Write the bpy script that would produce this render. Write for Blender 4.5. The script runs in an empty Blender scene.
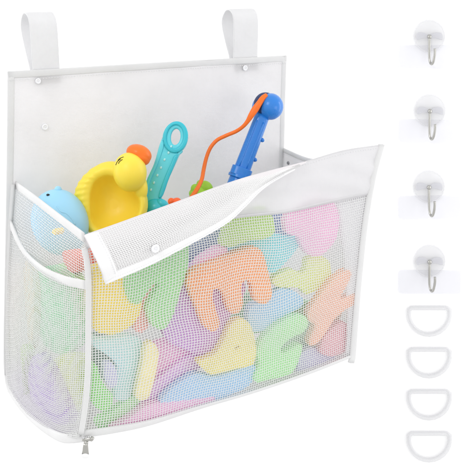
import bpy, bmesh, math, random
from mathutils import Vector, Matrix, noise
random.seed(7)
scene = bpy.context.scene
col = scene.collection
F_PX, CX = 779.0, 232.5
TILT = math.atan(252 / 779.0)
CAM = Vector((0, 0, 1.5))
FW = Vector((0, math.cos(TILT), -math.sin(TILT)))
UP = Vector((0, math.sin(TILT), math.cos(TILT)))
RT = Vector((1, 0, 0))
YAW = math.radians(59.4)
U = Vector((math.sin(YAW), math.cos(YAW), 0))      # along the bag's width
V = Vector((math.cos(YAW), -math.sin(YAW), 0))     # out of the bag's back, towards its front
W = Vector((0, 0, 1))


def ray(x, y):
    return FW + RT * ((x - CX) / F_PX) + UP * ((CX - y) / F_PX)


ORG = CAM + ray(84, 235)                            # the bag's front left top corner


def P(x, y, v=0.0):
    r = ray(x, y)
    return CAM + r * (((ORG - CAM).dot(V) + v) / r.dot(V))


def PU(x, y, u=0.0):
    r = ray(x, y)
    return CAM + r * (((ORG - CAM).dot(U) + u) / r.dot(U))


def L(u, v, w):
    return ORG + U * u + V * v + W * w


def loc(p):
    q = p - ORG
    return Vector((q.dot(U), q.dot(V), q.dot(W)))


def kpx(p):
    return (p - CAM).dot(FW) / F_PX


WALL_Y = 1.95


def PW(x, y, off=0.0):
    r = ray(x, y)
    return CAM + r * ((WALL_Y - off) / r.y)


# ---------------------------------------------------------------- materials
def mat(name, colr, rough=0.6, bump=0.0, bscale=300, mix=None, mscale=40, transl=0.0, alpha=1.0, metal=0.0,
        sss=0.0, spec=0.5, trans=0.0, ior=1.45, coat=0.0):
    m = bpy.data.materials.new(name)
    m.use_nodes = True
    nt = m.node_tree
    b = nt.nodes["Principled BSDF"]
    out = nt.nodes["Material Output"]
    b.inputs["Base Color"].default_value = (*colr, 1)
    b.inputs["Roughness"].default_value = rough
    b.inputs["Metallic"].default_value = metal
    b.inputs["Specular IOR Level"].default_value = spec
    b.inputs["Transmission Weight"].default_value = trans
    b.inputs["IOR"].default_value = ior
    b.inputs["Coat Weight"].default_value = coat
    b.inputs["Alpha"].default_value = alpha
    if sss:
        b.inputs["Subsurface Weight"].default_value = sss
        b.inputs["Subsurface Scale"].default_value = 0.006
        b.inputs["Subsurface Radius"].default_value = (1, 0.6, 0.4)
    tc = nt.nodes.new("ShaderNodeTexCoord")
    colsock = None
    if mix:
        n = nt.nodes.new("ShaderNodeTexNoise")
        n.inputs["Scale"].default_value = mscale
        n.inputs["Detail"].default_value = 4
        nt.links.new(tc.outputs["Object"], n.inputs["Vector"])
        r = nt.nodes.new("ShaderNodeMapRange")
        r.inputs[1].default_value = 0.35
        r.inputs[2].default_value = 0.65
        nt.links.new(n.outputs["Fac"], r.inputs[0])
        x = nt.nodes.new("ShaderNodeMix")
        x.data_type = 'RGBA'
        x.inputs[6].default_value = (*colr, 1)
        x.inputs[7].default_value = (*mix, 1)
        nt.links.new(r.outputs[0], x.inputs[0])
        nt.links.new(x.outputs[2], b.inputs["Base Color"])
        colsock = x.outputs[2]
    nrm = None
    if bump:
        n = nt.nodes.new("ShaderNodeTexNoise")
        n.inputs["Scale"].default_value = bscale
        n.inputs["Detail"].default_value = 5
        nt.links.new(tc.outputs["Object"], n.inputs["Vector"])
        bp = nt.nodes.new("ShaderNodeBump")
        bp.inputs["Strength"].default_value = bump
        bp.inputs["Distance"].default_value = 0.001
        nt.links.new(n.outputs["Fac"], bp.inputs["Height"])
        nt.links.new(bp.outputs[0], b.inputs["Normal"])
        nrm = bp.outputs[0]
    if coat or sss:
        rn = nt.nodes.new("ShaderNodeTexNoise"); rn.inputs["Scale"].default_value = 90; rn.inputs["Detail"].default_value = 8; rn.inputs["Roughness"].default_value = .7
        nt.links.new(tc.outputs["Object"], rn.inputs["Vector"])
        rm = nt.nodes.new("ShaderNodeMapRange"); rm.inputs[1].default_value = .3; rm.inputs[2].default_value = .7
        rm.inputs[3].default_value = rough * .75; rm.inputs[4].default_value = rough * 1.45
        nt.links.new(rn.outputs["Fac"], rm.inputs[0]); nt.links.new(rm.outputs[0], b.inputs["Roughness"])
    if transl:
        t = nt.nodes.new("ShaderNodeBsdfTranslucent")
        t.inputs[0].default_value = (*colr, 1)
        if colsock:
            nt.links.new(colsock, t.inputs[0])
        if nrm:
            nt.links.new(nrm, t.inputs["Normal"])
        ms = nt.nodes.new("ShaderNodeMixShader")
        ms.inputs[0].default_value = transl
        nt.links.new(b.outputs[0], ms.inputs[1])
        nt.links.new(t.outputs[0], ms.inputs[2])
        nt.links.new(ms.outputs[0], out.inputs[0])
    return m


def cloth(name, c, transl, weave=900.0, strength=0.35):
    """white cloth: fine crossed threads as bump, soft creases, some light passing through"""
    m = mat(name, c, 0.75, transl=transl, mix=tuple(k * 0.975 for k in c), mscale=18, spec=0.25)
    nt = m.node_tree
    b = nt.nodes["Principled BSDF"]
    tc = nt.nodes.new("ShaderNodeTexCoord")
    w1 = nt.nodes.new("ShaderNodeTexWave"); w2 = nt.nodes.new("ShaderNodeTexWave")
    for w, d in ((w1, 'X'), (w2, 'Z')):
        w.bands_direction = d
        w.inputs["Scale"].default_value = weave / 6.28
        w.inputs["Distortion"].default_value = 0.6
        nt.links.new(tc.outputs["Object"], w.inputs["Vector"])
    n = nt.nodes.new("ShaderNodeTexNoise"); n.inputs["Scale"].default_value = 22; n.inputs["Detail"].default_value = 3
    nt.links.new(tc.outputs["Object"], n.inputs["Vector"])
    a = nt.nodes.new("ShaderNodeMath"); a.operation = 'MULTIPLY'
    nt.links.new(w1.outputs["Fac"], a.inputs[0]); nt.links.new(w2.outputs["Fac"], a.inputs[1])
    b1 = nt.nodes.new("ShaderNodeBump"); b1.inputs["Strength"].default_value = strength; b1.inputs["Distance"].default_value = 0.0004
    nt.links.new(a.outputs[0], b1.inputs["Height"])
    b2 = nt.nodes.new("ShaderNodeBump"); b2.inputs["Strength"].default_value = 0.38; b2.inputs["Distance"].default_value = 0.008
    nt.links.new(n.outputs["Fac"], b2.inputs["Height"]); nt.links.new(b1.outputs[0], b2.inputs["Normal"])
    nt.links.new(b2.outputs[0], b.inputs["Normal"])
    return m


M = {}
M['cloth'] = cloth('white_cloth', (0.875, 0.868, 0.875), 0.42)
M['satin'] = cloth('white_satin', (0.875, 0.87, 0.88), 0.4, 700, 0.2)
M['gusset'] = cloth('sheer_cloth', (0.90, 0.89, 0.91), 0.12, 700, 0.2)
M['flapcloth'] = cloth('flap_cloth', (0.84, 0.805, 0.82), 0.06, 700, 0.2)
M['strap'] = cloth('strap_webbing', (0.84, 0.84, 0.85), 0.15, 1500, 0.5)
M['binding'] = cloth('binding_tape', (0.88, 0.88, 0.88), 0.25, 1600, 0.4)
M['thread'] = mat('mesh_thread', (0.93, 0.93, 0.93), 0.6, transl=0.4, spec=0.3)
M['flapthread'] = mat('flap_thread', (0.91, 0.905, 0.905), 0.6, transl=0.08, spec=0.3)
M['flaptape'] = cloth('flap_tape', (0.92, 0.915, 0.92), 0.05, 1600, 0.4)
M['wall'] = mat('white_backdrop', (0.96, 0.96, 0.96), 0.9, spec=0.0)
M['stitch'] = mat('stitch', (0.78, 0.78, 0.79), 0.8)
M['snap'] = mat('clear_snap', (0.86, 0.86, 0.88), 0.35)
M['snap_dark'] = mat('metal_snap', (0.35, 0.35, 0.36), 0.35, metal=0.8)
M['metal'] = mat('nickel', (0.46, 0.455, 0.43), 0.26, metal=1.0, bump=0.1)
M['tip'] = mat('white_tip', (0.85, 0.85, 0.85), 0.4)
FO = {
    'orange': (0.95, 0.40, 0.13), 'green': (0.36, 0.75, 0.30), 'purple': (0.62, 0.33, 0.74),
    'yellow': (0.90, 0.80, 0.20), 'blue': (0.36, 0.64, 0.92), 'lightgreen': (0.42, 0.86, 0.36),
    'cyan': (0.22, 0.76, 0.84), 'lime': (0.78, 0.84, 0.30), 'pink': (0.93, 0.52, 0.76),
    'olive': (0.50, 0.72, 0.20), 'salmon': (0.97, 0.50, 0.32), 'mauve': (0.82, 0.38, 0.44),
    'sun': (0.98, 0.76, 0.08), 'coral': (0.95, 0.38, 0.36), 'ice': (0.55, 0.85, 0.88),
    'cream': (0.93, 0.84, 0.42), 'lilac': (0.62, 0.60, 0.86), 'grass': (0.30, 0.80, 0.20),
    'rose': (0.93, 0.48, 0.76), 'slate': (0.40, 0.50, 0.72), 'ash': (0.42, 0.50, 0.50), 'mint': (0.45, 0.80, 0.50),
    'sand': (0.90, 0.72, 0.50), 'violet': (0.50, 0.28, 0.84), 'red': (0.85, 0.20, 0.15), 'orchid': (0.80, 0.48, 0.84), 'sidegreen': (0.34, 0.82, 0.45),
}
for k_, c_ in FO.items():
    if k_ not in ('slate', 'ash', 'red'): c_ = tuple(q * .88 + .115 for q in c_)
    M[k_] = mat('foam_' + k_, c_, 0.85, bump=0.5, bscale=700, mix=tuple(min(1, q * 1.04 + .01) for q in c_), mscale=60, spec=0.2)
M['duck'] = mat('yellow_vinyl', (0.98, 0.77, 0.08), 0.36, sss=0.2, bump=0.03, bscale=60, mix=(0.98, 0.74, 0.07), mscale=12)
M['beak'] = mat('orange_vinyl', (0.97, 0.19, 0.01), 0.35, sss=0.1)
M['ink'] = mat('black_paint', (0.02, 0.02, 0.02), 0.4)
M['whale'] = mat('light_blue_vinyl', (0.36, 0.70, 0.93), 0.38, sss=0.2, bump=0.03, bscale=60, mix=(0.40, 0.73, 0.94), mscale=15)
M['teal'] = mat('teal_plastic', (0.12, 0.68, 0.78), 0.34, sss=0.1, coat=0.2)
M['teal_dark'] = mat('deep_teal_plastic', (0.035, 0.53, 0.64), 0.3, coat=0.2)
M['bead'] = mat('pale_teal_stud', (0.45, 0.85, 0.86), 0.3)
M['rod'] = mat('blue_plastic', (0.02, 0.21, 0.68), 0.27, coat=0.3, bump=0.03, bscale=200)
M['slot_shade'] = mat('painted_slot_shade', (0.01, 0.03, 0.12), 0.5)  # shade inside the ball head's slot, put into the colour
M['line'] = mat('orange_rubber', (0.95, 0.18, 0.015), 0.4)
M['float'] = mat('orange_red_plastic', (0.90, 0.13, 0.02), 0.35)
M['limetoy'] = mat('lime_plastic', (0.42, 0.74, 0.06), 0.35, sss=0.1)


def clear(name, tint, alpha, rough=0.08):
    m = mat(name, tint, rough, spec=0.6)
    nt = m.node_tree
    b = nt.nodes["Principled BSDF"]; out = nt.nodes["Material Output"]
    t = nt.nodes.new("ShaderNodeBsdfTransparent")
    ms = nt.nodes.new("ShaderNodeMixShader")
    ms.inputs[0].default_value = alpha
    nt.links.new(t.outputs[0], ms.inputs[1]); nt.links.new(b.outputs[0], ms.inputs[2])
    nt.links.new(ms.outputs[0], out.inputs[0])
    return m


M['film'] = clear('clear_film', (0.86, 0.86, 0.91), 0.28)
M['disc'] = clear('clear_acrylic', (0.80, 0.80, 0.82), 0.30)
M['bracket'] = clear('frosted_bracket', (0.66, 0.66, 0.70), 0.55, 0.3)
M['ring'] = clear('clear_resin', (0.74, 0.74, 0.76), 0.55, 0.15)
for nm in ('ring',):
    nt_ = M[nm].node_tree
    lw = nt_.nodes.new("ShaderNodeLayerWeight"); lw.inputs[0].default_value = .35
    mr = nt_.nodes.new("ShaderNodeMapRange"); mr.inputs[3].default_value = .28; mr.inputs[4].default_value = .75
    nt_.links.new(lw.outputs["Facing"], mr.inputs[0])
    nt_.links.new(mr.outputs[0], next(n for n in nt_.nodes if n.type == 'MIX_SHADER').inputs[0])


# ---------------------------------------------------------------- builders
def obj(name, verts, faces, m, parent=None, smooth=True):
    me = bpy.data.meshes.new(name)
    if parent is not None:
        off = parent.location
        verts = [v - off for v in verts]
    else:
        c = sum((Vector(v) for v in verts), Vector()) / len(verts)
        off = c
        verts = [v - off for v in verts]
    me.from_pydata([tuple(v) for v in verts], [], faces)
    me.validate()
    me.materials.append(M[m])
    bm = bmesh.new(); bm.from_mesh(me)
    bmesh.ops.recalc_face_normals(bm, faces=bm.faces)
    bm.to_mesh(me); bm.free()
    if smooth:
        me.shade_smooth()
    o = bpy.data.objects.new(name, me)
    col.objects.link(o)
    if parent is not None:
        o.parent = parent
    else:
        o.location = off
    return o


def empty(name, p):
    o = bpy.data.objects.new(name, None)
    o.empty_display_size = 0.02
    col.objects.link(o)
    o.location = p
    return o


def tag(o, label=None, cat=None, group=None, kind=None):
    if label: o['label'] = label
    if cat: o['category'] = cat
    if group: o['group'] = group
    if kind: o['kind'] = kind
    return o


def catmull(pts, closed=False, n=8):
    pts = [Vector(p) for p in pts]
    out = []
    N = len(pts)
    segs = N if closed else N - 1
    for i in range(segs):
        p1, p2 = pts[i], pts[(i + 1) % N]
        p0 = pts[(i - 1) % N] if closed or i > 0 else p1 * 2 - p2
        p3 = pts[(i + 2) % N] if closed or i + 2 < N else p2 * 2 - p1
        for j in range(n):
            t = j / n
            out.append(0.5 * ((2 * p1) + (p2 - p0) * t + (2 * p0 - 5 * p1 + 4 * p2 - p3) * t * t + (3 * p1 - p0 - 3 * p2 + p3) * t ** 3))
    if not closed:
        out.append(pts[-1])
    return out


class Curve:
    """a smooth curve through 3D points, sampled by arc length"""
    def __init__(self, pts, n=10):
        self.p = catmull(pts, False, n)
        self.d = [0]
        for a, b in zip(self.p, self.p[1:]):
            self.d.append(self.d[-1] + (b - a).length)

    def __call__(self, s):
        t = max(0, min(1, s)) * self.d[-1]
        lo, hi = 0, len(self.d) - 1
        while hi - lo > 1:
            m_ = (lo + hi) // 2
            if self.d[m_] <= t: lo = m_
            else: hi = m_
        f = (t - self.d[lo]) / max(1e-9, self.d[hi] - self.d[lo])
        return self.p[lo].lerp(self.p[hi], f)


def coons(top, bot, left, right, bulge=lambda s, t: Vector((0, 0, 0))):
    def f(s, t):
        s_, t_ = max(0, min(1, s)), max(0, min(1, t))
        a = top(s_).lerp(bot(s_), t_)
        b = left(t_).lerp(right(t_), s_)
        c = (top(0).lerp(top(1), s_)).lerp(bot(0).lerp(bot(1), s_), t_)
        return a + b - c + bulge(s_, t_)
    return f


def frame(f, s, t, e=0.004):
    a = f(min(1, s + e), t) - f(max(0, s - e), t)
    b = f(s, min(1, t + e)) - f(s, max(0, t - e))
    n = a.cross(b)
    return a.normalized(), b.normalized(), n.normalized()


def threads(name, f, nu, nv, hw, th, m, parent, weave=0.0004, flip=1, mask=None, warp=3.5):
    """a woven open mesh: every thread a flat strip that follows the cloth, over and under its neighbours"""
    HW = hw if isinstance(hw, tuple) else (hw, hw)
    verts, faces = [], []
    def wf_(i, j):
        a, b = i / nu, j / nv
        k = warp * min(1, 6 * a * (1 - a)) * min(1, 6 * b * (1 - b))
        return f(a + k * nz(a * 4, b * 4, 11) / nu, b + k * nz(a * 5, b * 3, 17) / nv)
    G = [[wf_(i, j) for i in range(nu + 1)] for j in range(nv + 1)]

    def strip(idx, par):
        base = None
        n = len(idx)
        run = []
        for k in range(n):
            i, j = idx[k]
            if mask and not mask(i / nu, j / nv):
                run = []
                base = None
                continue
            p = G[j][i]
            i0, i1 = max(0, i - 1), min(nu, i + 1)
            j0, j1 = max(0, j - 1), min(nv, j + 1)
            a = (G[j][i1] - G[j][i0]).normalized(); b = (G[j1][i] - G[j0][i]).normalized()
            nn = a.cross(b).normalized() * flip
            wd = (b if par == 0 else a)
            hw = HW[par]
            z = weave * (1 if (i + j + par) % 2 == 0 else -1)
            q = p + nn * z + a * random.uniform(-1, 1) * hw * .10 + b * random.uniform(-1, 1) * hw * .10
            cur = len(verts)
            verts.extend([q - wd * hw, q - wd * hw * .5 + nn * th, q + wd * hw * .5 + nn * th, q + wd * hw, q - nn * th * .6])
            if base is not None:
                for c in range(5):
                    faces.append((base + c, base + (c + 1) % 5, cur + (c + 1) % 5, cur + c))
            base = cur
    for j in range(nv + 1):
        strip([(i, j) for i in range(nu + 1)], 0)
    for i in range(nu + 1):
        strip([(i, j) for j in range(nv + 1)], 1)
    return obj(name, verts, faces, m, parent)


def sheet(name, f, nu, nv, th, m, parent, flip=1):
    verts, faces = [], []
    for side in (0, 1):
        for j in range(nv + 1):
            for i in range(nu + 1):
                a, b, n = frame(f, i / nu, j / nv)
                verts.append(f(i / nu, j / nv) + n * flip * (th / 2 if side == 0 else -th / 2))
    K = (nu + 1) * (nv + 1)
    def ix(i, j, s): return s * K + j * (nu + 1) + i
    for j in range(nv):
        for i in range(nu):
            for s in (0, 1):
                faces.append((ix(i, j, s), ix(i + 1, j, s), ix(i + 1, j + 1, s), ix(i, j + 1, s)))
    for i in range(nu):
        for j in (0, nv):
            faces.append((ix(i, j, 0), ix(i + 1, j, 0), ix(i + 1, j, 1), ix(i, j, 1)))
    for j in range(nv):
        for i in (0, nu):
            faces.append((ix(i, j, 0), ix(i, j + 1, 0), ix(i, j + 1, 1), ix(i, j, 1)))
    return obj(name, verts, faces, m, parent)


def ribbon_data(pts, nrm, hw, ht, closed=False, ns=12, power=0.6):
    verts, faces = [], []
    N = len(pts)
    for k in range(N):
        a = pts[(k - 1) % N] if closed or k > 0 else pts[k]
        b = pts[(k + 1) % N] if closed or k < N - 1 else pts[k]
        t = (b - a).normalized()
        n = nrm(k) if callable(nrm) else nrm
        s = t.cross(n).normalized(); n2 = s.cross(t).normalized()
        w_ = hw(k / max(1, N - 1)) if callable(hw) else hw
        h_ = ht(k / max(1, N - 1)) if callable(ht) else ht
        for c in range(ns):
            an = 2 * math.pi * c / ns
            x, y = math.cos(an), math.sin(an)
            x = math.copysign(abs(x) ** power, x); y = math.copysign(abs(y) ** power, y)
            verts.append(pts[k] + s * x * w_ + n2 * y * h_)
    M_ = N if closed else N - 1
    for k in range(M_):
        for c in range(ns):
            a, b = k * ns, ((k + 1) % N) * ns
            faces.append((a + c, a + (c + 1) % ns, b + (c + 1) % ns, b + c))
    if not closed:
        faces.append(tuple(range(ns))); faces.append(tuple((N - 1) * ns + c for c in range(ns)))
    return verts, faces


def ribbon(name, pts, nrm, hw, ht, m, parent=None, closed=False, ns=12, power=0.6):
    v, f = ribbon_data(pts, nrm, hw, ht, closed, ns, power)
    return obj(name, v, f, m, parent)


def tube(name, pts, r, m, parent=None, closed=False, nrm=None):
    return ribbon(name, pts, nrm or Vector((0.13, 0.31, 0.94)), r, r, m, parent, closed, 14, 1.0)


def merge(*parts):
    V_, F_ = [], []
    for v, f in parts:
        o = len(V_)
        V_ += v; F_ += [tuple(i + o for i in q) for q in f]
    return V_, F_


def blob_data(fr, c, r, rot=0.0, nu=40, nv=24, fn=None, shear=0):
    """an ellipsoid in a local frame fr(x, y, z) (px units: x right, y down, z to the viewer)"""
    verts, faces = [], []
    for j in range(nv + 1):
        th = math.pi * j / nv
        for i in range(nu):
            ph = 2 * math.pi * i / nu
            d = Vector((math.sin(th) * math.cos(ph), math.cos(th), math.sin(th) * math.sin(ph)))
            q = 1.0 + (fn(d) if fn else 0)
            x, y, z = d.x * r[0] * q, d.y * r[1] * q, d.z * r[2] * q
            x, y = x * math.cos(rot) - y * math.sin(rot), x * math.sin(rot) + y * math.cos(rot)
            verts.append(fr(c[0] + x, c[1] + y, c[2] + z))
    for j in range(nv):
        for i in range(nu):
            faces.append((j * nu + i, j * nu + (i + 1) % nu, (j + 1) * nu + (i + 1) % nu, (j + 1) * nu + i))
    return verts, faces


def camframe(cx, cy, v):
    o = P(cx, cy, v); k = kpx(o)
    def fr(x, y, z=0.0):
        return o + (RT * (x - cx) + UP * (cy - y) - FW * z) * k
    return fr


def cut_outline(pts, t=.36, n=6):
    """straight runs with rounded corners, like a shape stamped out of foam"""
    out = []
    N = len(pts)
    for i in range(N):
        a, b, c = Vector((*pts[i - 1], 0)), Vector((*pts[i], 0)), Vector((*pts[(i + 1) % N], 0))
        p, q = b.lerp(a, t), b.lerp(c, t)
        for j in range(n + 1):
            u = j / n
            out.append(p * (1 - u) ** 2 + b * 2 * u * (1 - u) + q * u * u)
    return [(v.x, v.y) for v in out]


def extrude_poly(name, pts2, holes, org, ax, ay, az, half, bev, m, parent=None, smooth_n=6, closed_smooth=True):
    """rounded slab from a closed outline in the plane (ax, ay), with thickness along az"""
    cu = bpy.data.curves.new(name, 'CURVE')
    cu.dimensions = '2D'; cu.fill_mode = 'BOTH'
    cu.extrude = half - bev; cu.bevel_depth = bev; cu.bevel_resolution = 2; cu.offset = -bev
    for ring in [pts2] + holes:
        q = catmull([Vector((a, b, 0)) for a, b in ring], True, smooth_n) if closed_smooth else [Vector((a, b, 0)) for a, b in ring]
        sp = cu.splines.new('POLY'); sp.points.add(len(q) - 1)
        for i, p in enumerate(q): sp.points[i].co = (p.x, p.y, 0, 1)
        sp.use_cyclic_u = True
    tmp = bpy.data.objects.new(name + '_tmp', cu)
    col.objects.link(tmp)
    dg = bpy.context.evaluated_depsgraph_get()
    me = bpy.data.meshes.new_from_object(tmp.evaluated_get(dg))
    verts = [org + ax * v.co.x + ay * v.co.y + az * v.co.z for v in me.vertices]
    faces = [tuple(p.vertices) for p in me.polygons]
    bpy.data.objects.remove(tmp); bpy.data.meshes.remove(me); bpy.data.curves.remove(cu)
    o = obj(name, verts, faces, m, parent, smooth=False)
    bm = bmesh.new(); bm.from_mesh(o.data)
    bmesh.ops.remove_doubles(bm, verts=bm.verts, dist=1e-6)
    bmesh.ops.recalc_face_normals(bm, faces=bm.faces)
    for f_ in bm.faces: f_.smooth = True
    for e_ in bm.edges:
        if len(e_.link_faces) == 2 and e_.calc_face_angle(0) > math.radians(35): e_.smooth = False
    bm.to_mesh(o.data); bm.free()
    return o


def fused(name, m, parent, voxel, smooth, *parts):
    """several closed shapes grown together into one continuous skin"""
    o = obj(name, *merge(*parts), m, parent)
    a = o.modifiers.new('r', 'REMESH'); a.mode = 'VOXEL'; a.voxel_size = voxel
    b = o.modifiers.new('s', 'SMOOTH'); b.factor = .5; b.iterations = smooth
    dg = bpy.context.evaluated_depsgraph_get(); dg.update()
    me = bpy.data.meshes.new_from_object(o.evaluated_get(dg))
    o.modifiers.clear()
    o.data = me
    if not me.materials: me.materials.append(M[m])
    me.shade_smooth()
    return o


# ---------------------------------------------------------------- backdrop
bw = 4.0
tag(obj('backdrop_wall', [Vector((-bw, WALL_Y, -2)), Vector((bw, WALL_Y, -2)), Vector((bw, WALL_Y, 4)), Vector((-bw, WALL_Y, 4))],
        [(0, 1, 2, 3)], 'wall', smooth=False), 'plain seamless white studio backdrop behind everything', 'backdrop', kind='structure')

# ---------------------------------------------------------------- the bag
BV = -0.299
bag = tag(empty('storage_bag', L(0.25, -0.15, -0.33)),
          'white mesh bath toy storage bag with two hanging loops, zip and folded front flap', 'storage bag')


def nz(a, b, c=0.0, k=1.0):
    return noise.noise(Vector((a * k, b * k, c)))


# back panel
bt = Curve([P(8, 72, BV), P(60, 69, BV), P(150, 63.5, BV), P(220, 59.5, BV), P(286, 56, BV)])
bbL, bbR = P(17, 401, BV + .004), L(0.505, BV, -0.30)
bl = Curve([P(8, 72, BV), P(7.5, 130, BV), P(6.5, 200, BV), P(5, 280, BV), P(4, 345, BV), P(4.6, 372, BV), P(8.5, 391, BV), bbL])
br = Curve([P(286, 56, BV), P(284.5, 105, BV), P(283.5, 150, BV), L(.508, BV, -.1), bbR])
bb = Curve([bbL, L(0.1, BV, -.345), L(0.3, BV, -.33), bbR])
back = coons(bt, bb, bl, br, lambda s, t: V * ((.005 * nz(s * 3 + t * 2, t * 2, 1) + .0018 * nz(s * 8 + t * 6, t * 5 - s * 3, 4)) * 4 * s * (1 - s) - .004 * math.sin(math.pi * s) * math.sin(math.pi * t)))
sheet('back_panel', back, 40, 40, 0.002, 'cloth', bag)
ribbon('edge_binding', [bt(i / 40) - W * .0045 for i in range(41)], V, .0055, .0019, 'binding', bag)
ribbon('edge_binding', [bl(i / 40) + U * .0045 for i in range(37)], V, .0055, .0018, 'binding', bag)
ribbon('edge_binding', [br(i / 40) - U * .0045 for i in range(29)], V, .0055, .0018, 'binding', bag)
# a stitched line under the top edge
sv, sf = [], []
for row in (.0125,):
    for i in range(110):
        s0 = (i + .15) / 110; s1 = (i + .75) / 110
        a = bt(s0) - W * row + V * .0022; b = bt(s1) - W * row + V * .0022
        v_, f_ = ribbon_data([a, a.lerp(b, .5) + V * .0003, b], V, .0004, .0003, ns=6)
        sv, sf = merge((sv, sf), (v_, f_))
obj('stitching', sv, sf, 'stitch', bag)


# side, facing left: its back edge follows the back panel, its front edge the front binding
def SP(x, y, s):
    return P(x, y, BV * (1 - s))


stop = Curve([SP(16, 184, 0), SP(33, 196.5, .27), SP(58, 216, .63), SP(84, 236, 1)])
sbot = Curve([SP(9, 393, 0), SP(24, 410, .2), SP(47, 428, .55), SP(66, 437, .85), SP(78, 437, 1)])
sback = Curve([SP(16, 184, 0), SP(11.5, 240, 0), SP(8.5, 310, 0), SP(7.5, 360, 0), SP(9, 393, 0)])
sfront = Curve([SP(84, 236, 1), SP(87.5, 262, 1), SP(87.5, 320, 1), SP(87, 370, 1), SP(84, 405, 1), SP(78, 437, 1)])
side = coons(stop, sbot, sback, sfront, lambda s, t: -U * (.006 * math.sin(math.pi * s) * math.sin(math.pi * t)))
threads('side_panel', side, 50, 86, (.0005, .0009), .0004, 'thread', bag, flip=-1, warp=1.5)
# pocket on the side
ptop = Curve([side(0, .17) - U * .003, SP(26, 250, .18), SP(45, 268, .5), SP(66, 279, .78), SP(88, 285, 1.0)])
pback = Curve([ptop(0), SP(9, 310, 0) - U * .004, SP(8, 360, 0) - U * .004, SP(9.5, 391, 0) - U * .003])
pbot = Curve([SP(9.5, 391, 0) - U * .003, SP(24, 408, .2) - U * .005, SP(47, 426, .55) - U * .004, SP(66, 435, .85) - U * .003, SP(78, 435, 1) - U * .002])
pfront = Curve([ptop(1), SP(87.5, 330, 1), SP(86, 380, 1), SP(78, 435, 1) - U * .002])
pocket = coons(ptop, pbot, pback, pfront, lambda s, t: -U * (.014 * math.sin(math.pi * min(1, s * .9 + .05)) * math.sin(math.pi * (t * .8 + .2))))
threads('side_pocket', pocket, 54, 76, (.0004, .0007), .0003, 'thread', bag, flip=-1, weave=.0002, warp=1.0)
sn = -U
ribbon('pocket_binding', [ptop(i / 30) - U * (.002 + .004 * math.sin(math.pi * i / 30)) for i in range(31)], lambda k: (-U + V * .15), .0068, .0018, 'binding', bag)
ribbon('side_binding', [stop(i / 30) - W * .002 for i in range(31)], sn, .0068, .0016, 'binding', bag)
edge = Curve([SP(13, 184, 0), SP(10, 225, 0), SP(8, 280, 0), SP(7.4, 330, 0), SP(7.4, 366, 0), SP(9.8, 387, .02), SP(20, 404, .16), SP(34, 419, .36), SP(50, 431, .6), SP(65, 438, .85), SP(87, 436.5, 1)])
ribbon('side_binding', [edge(i / 70) - U * .001 for i in range(71)], (-FW - U * .3), lambda s: .0046 + .0026 * max(0, min(1, (s - .55) * 4)), .0030, 'binding', bag)
# front
FBUL = .009


def fb(s, t):
    return FBUL * math.sin(math.pi * s) ** .8 * math.sin(math.pi * min(1, t * .85 + .1)) if 0 < s < 1 else 0


htop = Curve([P(84, 235), P(135, 217), P(180, 200.5), P(240, 179.5), P(300, 163, .004), P(343, 150.5, .010), P(383, 144.5, .014)])
hbot = Curve([P(86, 248), P(150, 236), P(230, 218.5), P(284, 212.5), P(329, 203), P(371, 194)])
hl = Curve([P(84, 235), P(86, 248)])
hr = Curve([P(383, 144.5, .014), P(376, 170, .007), P(371, 194)])
hem = coons(htop, hbot, hl, hr, lambda s, t: V * (fb(s, 0) * t + .0045 * nz(s * 7 - t * 2.5, t * 1.5, 3) * math.sin(math.pi * t) * 2 * min(1, s * 3)))
sheet('front_hem', hem, 80, 14, .0016, 'satin', bag)
fbot = Curve([P(82, 433), P(115, 428.5), P(150, 421.5), P(200, 406), P(252, 391), P(308, 372), P(354, 354)])
fl = Curve([P(86, 248), P(89.5, 275), P(89.5, 330), P(89, 375), P(86, 408), P(82, 433)])
frt = Curve([P(371, 194), P(366, 225), P(361, 270), P(357, 315), P(354, 354)])
front = coons(hbot, fbot, fl, frt, lambda s, t: V * (fb(s, t) + .0012 * abs(nz(s * 9, t * 7, 5)) * min(1, 8 * s * (1 - s)) * min(1, 8 * t * (1 - t))))
threads('front_panel', front, 114, 70, .00064, .00035, 'thread', bag)
# the gusset where the side wall turns the right front corner, just inside the mesh
gl = Curve([P(336, 203, -.0018), P(341, 240, -.0018), P(346, 290, -.0018), P(347, 330, -.0018), P(345, 357, -.0018)])
gr = Curve([P(371, 194, -.0018), P(366, 225, -.0018), P(361, 270, -.0018), P(357, 315, -.0018), P(354, 354, -.0018)])
gus = coons(Curve([gl(0), gr(0)]), Curve([gl(1), gr(1)]), gl, gr)
ribbon('front_hem_seam', [hem(i / 70, .95) + V * .0009 for i in range(71)], V, .0012, .0004, 'satin', bag)
sheet('corner_gusset', gus, 8, 24, .0008, 'gusset', bag)
ribbon('front_binding', [fl(i / 40) - U * .002 + V * .001 for i in range(41)], lambda k: V - U * .6, .0042, .0026, 'binding', bag)
ribbon('front_binding', [fbot(i / 60) - W * .0015 for i in range(61)], V, lambda s: .0062 - .0035 * min(1, s * 2.2), .0024, 'binding', bag)
rb = [hr(i / 12) - U * .003 for i in range(12)] + [frt(i / 30) - U * .003 for i in range(31)] + [P(352.3, 358), P(351, 362.5)]
ribbon('front_binding', rb, V, lambda s: .0052 + .001 * s, .0030, 'binding', bag)
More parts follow.
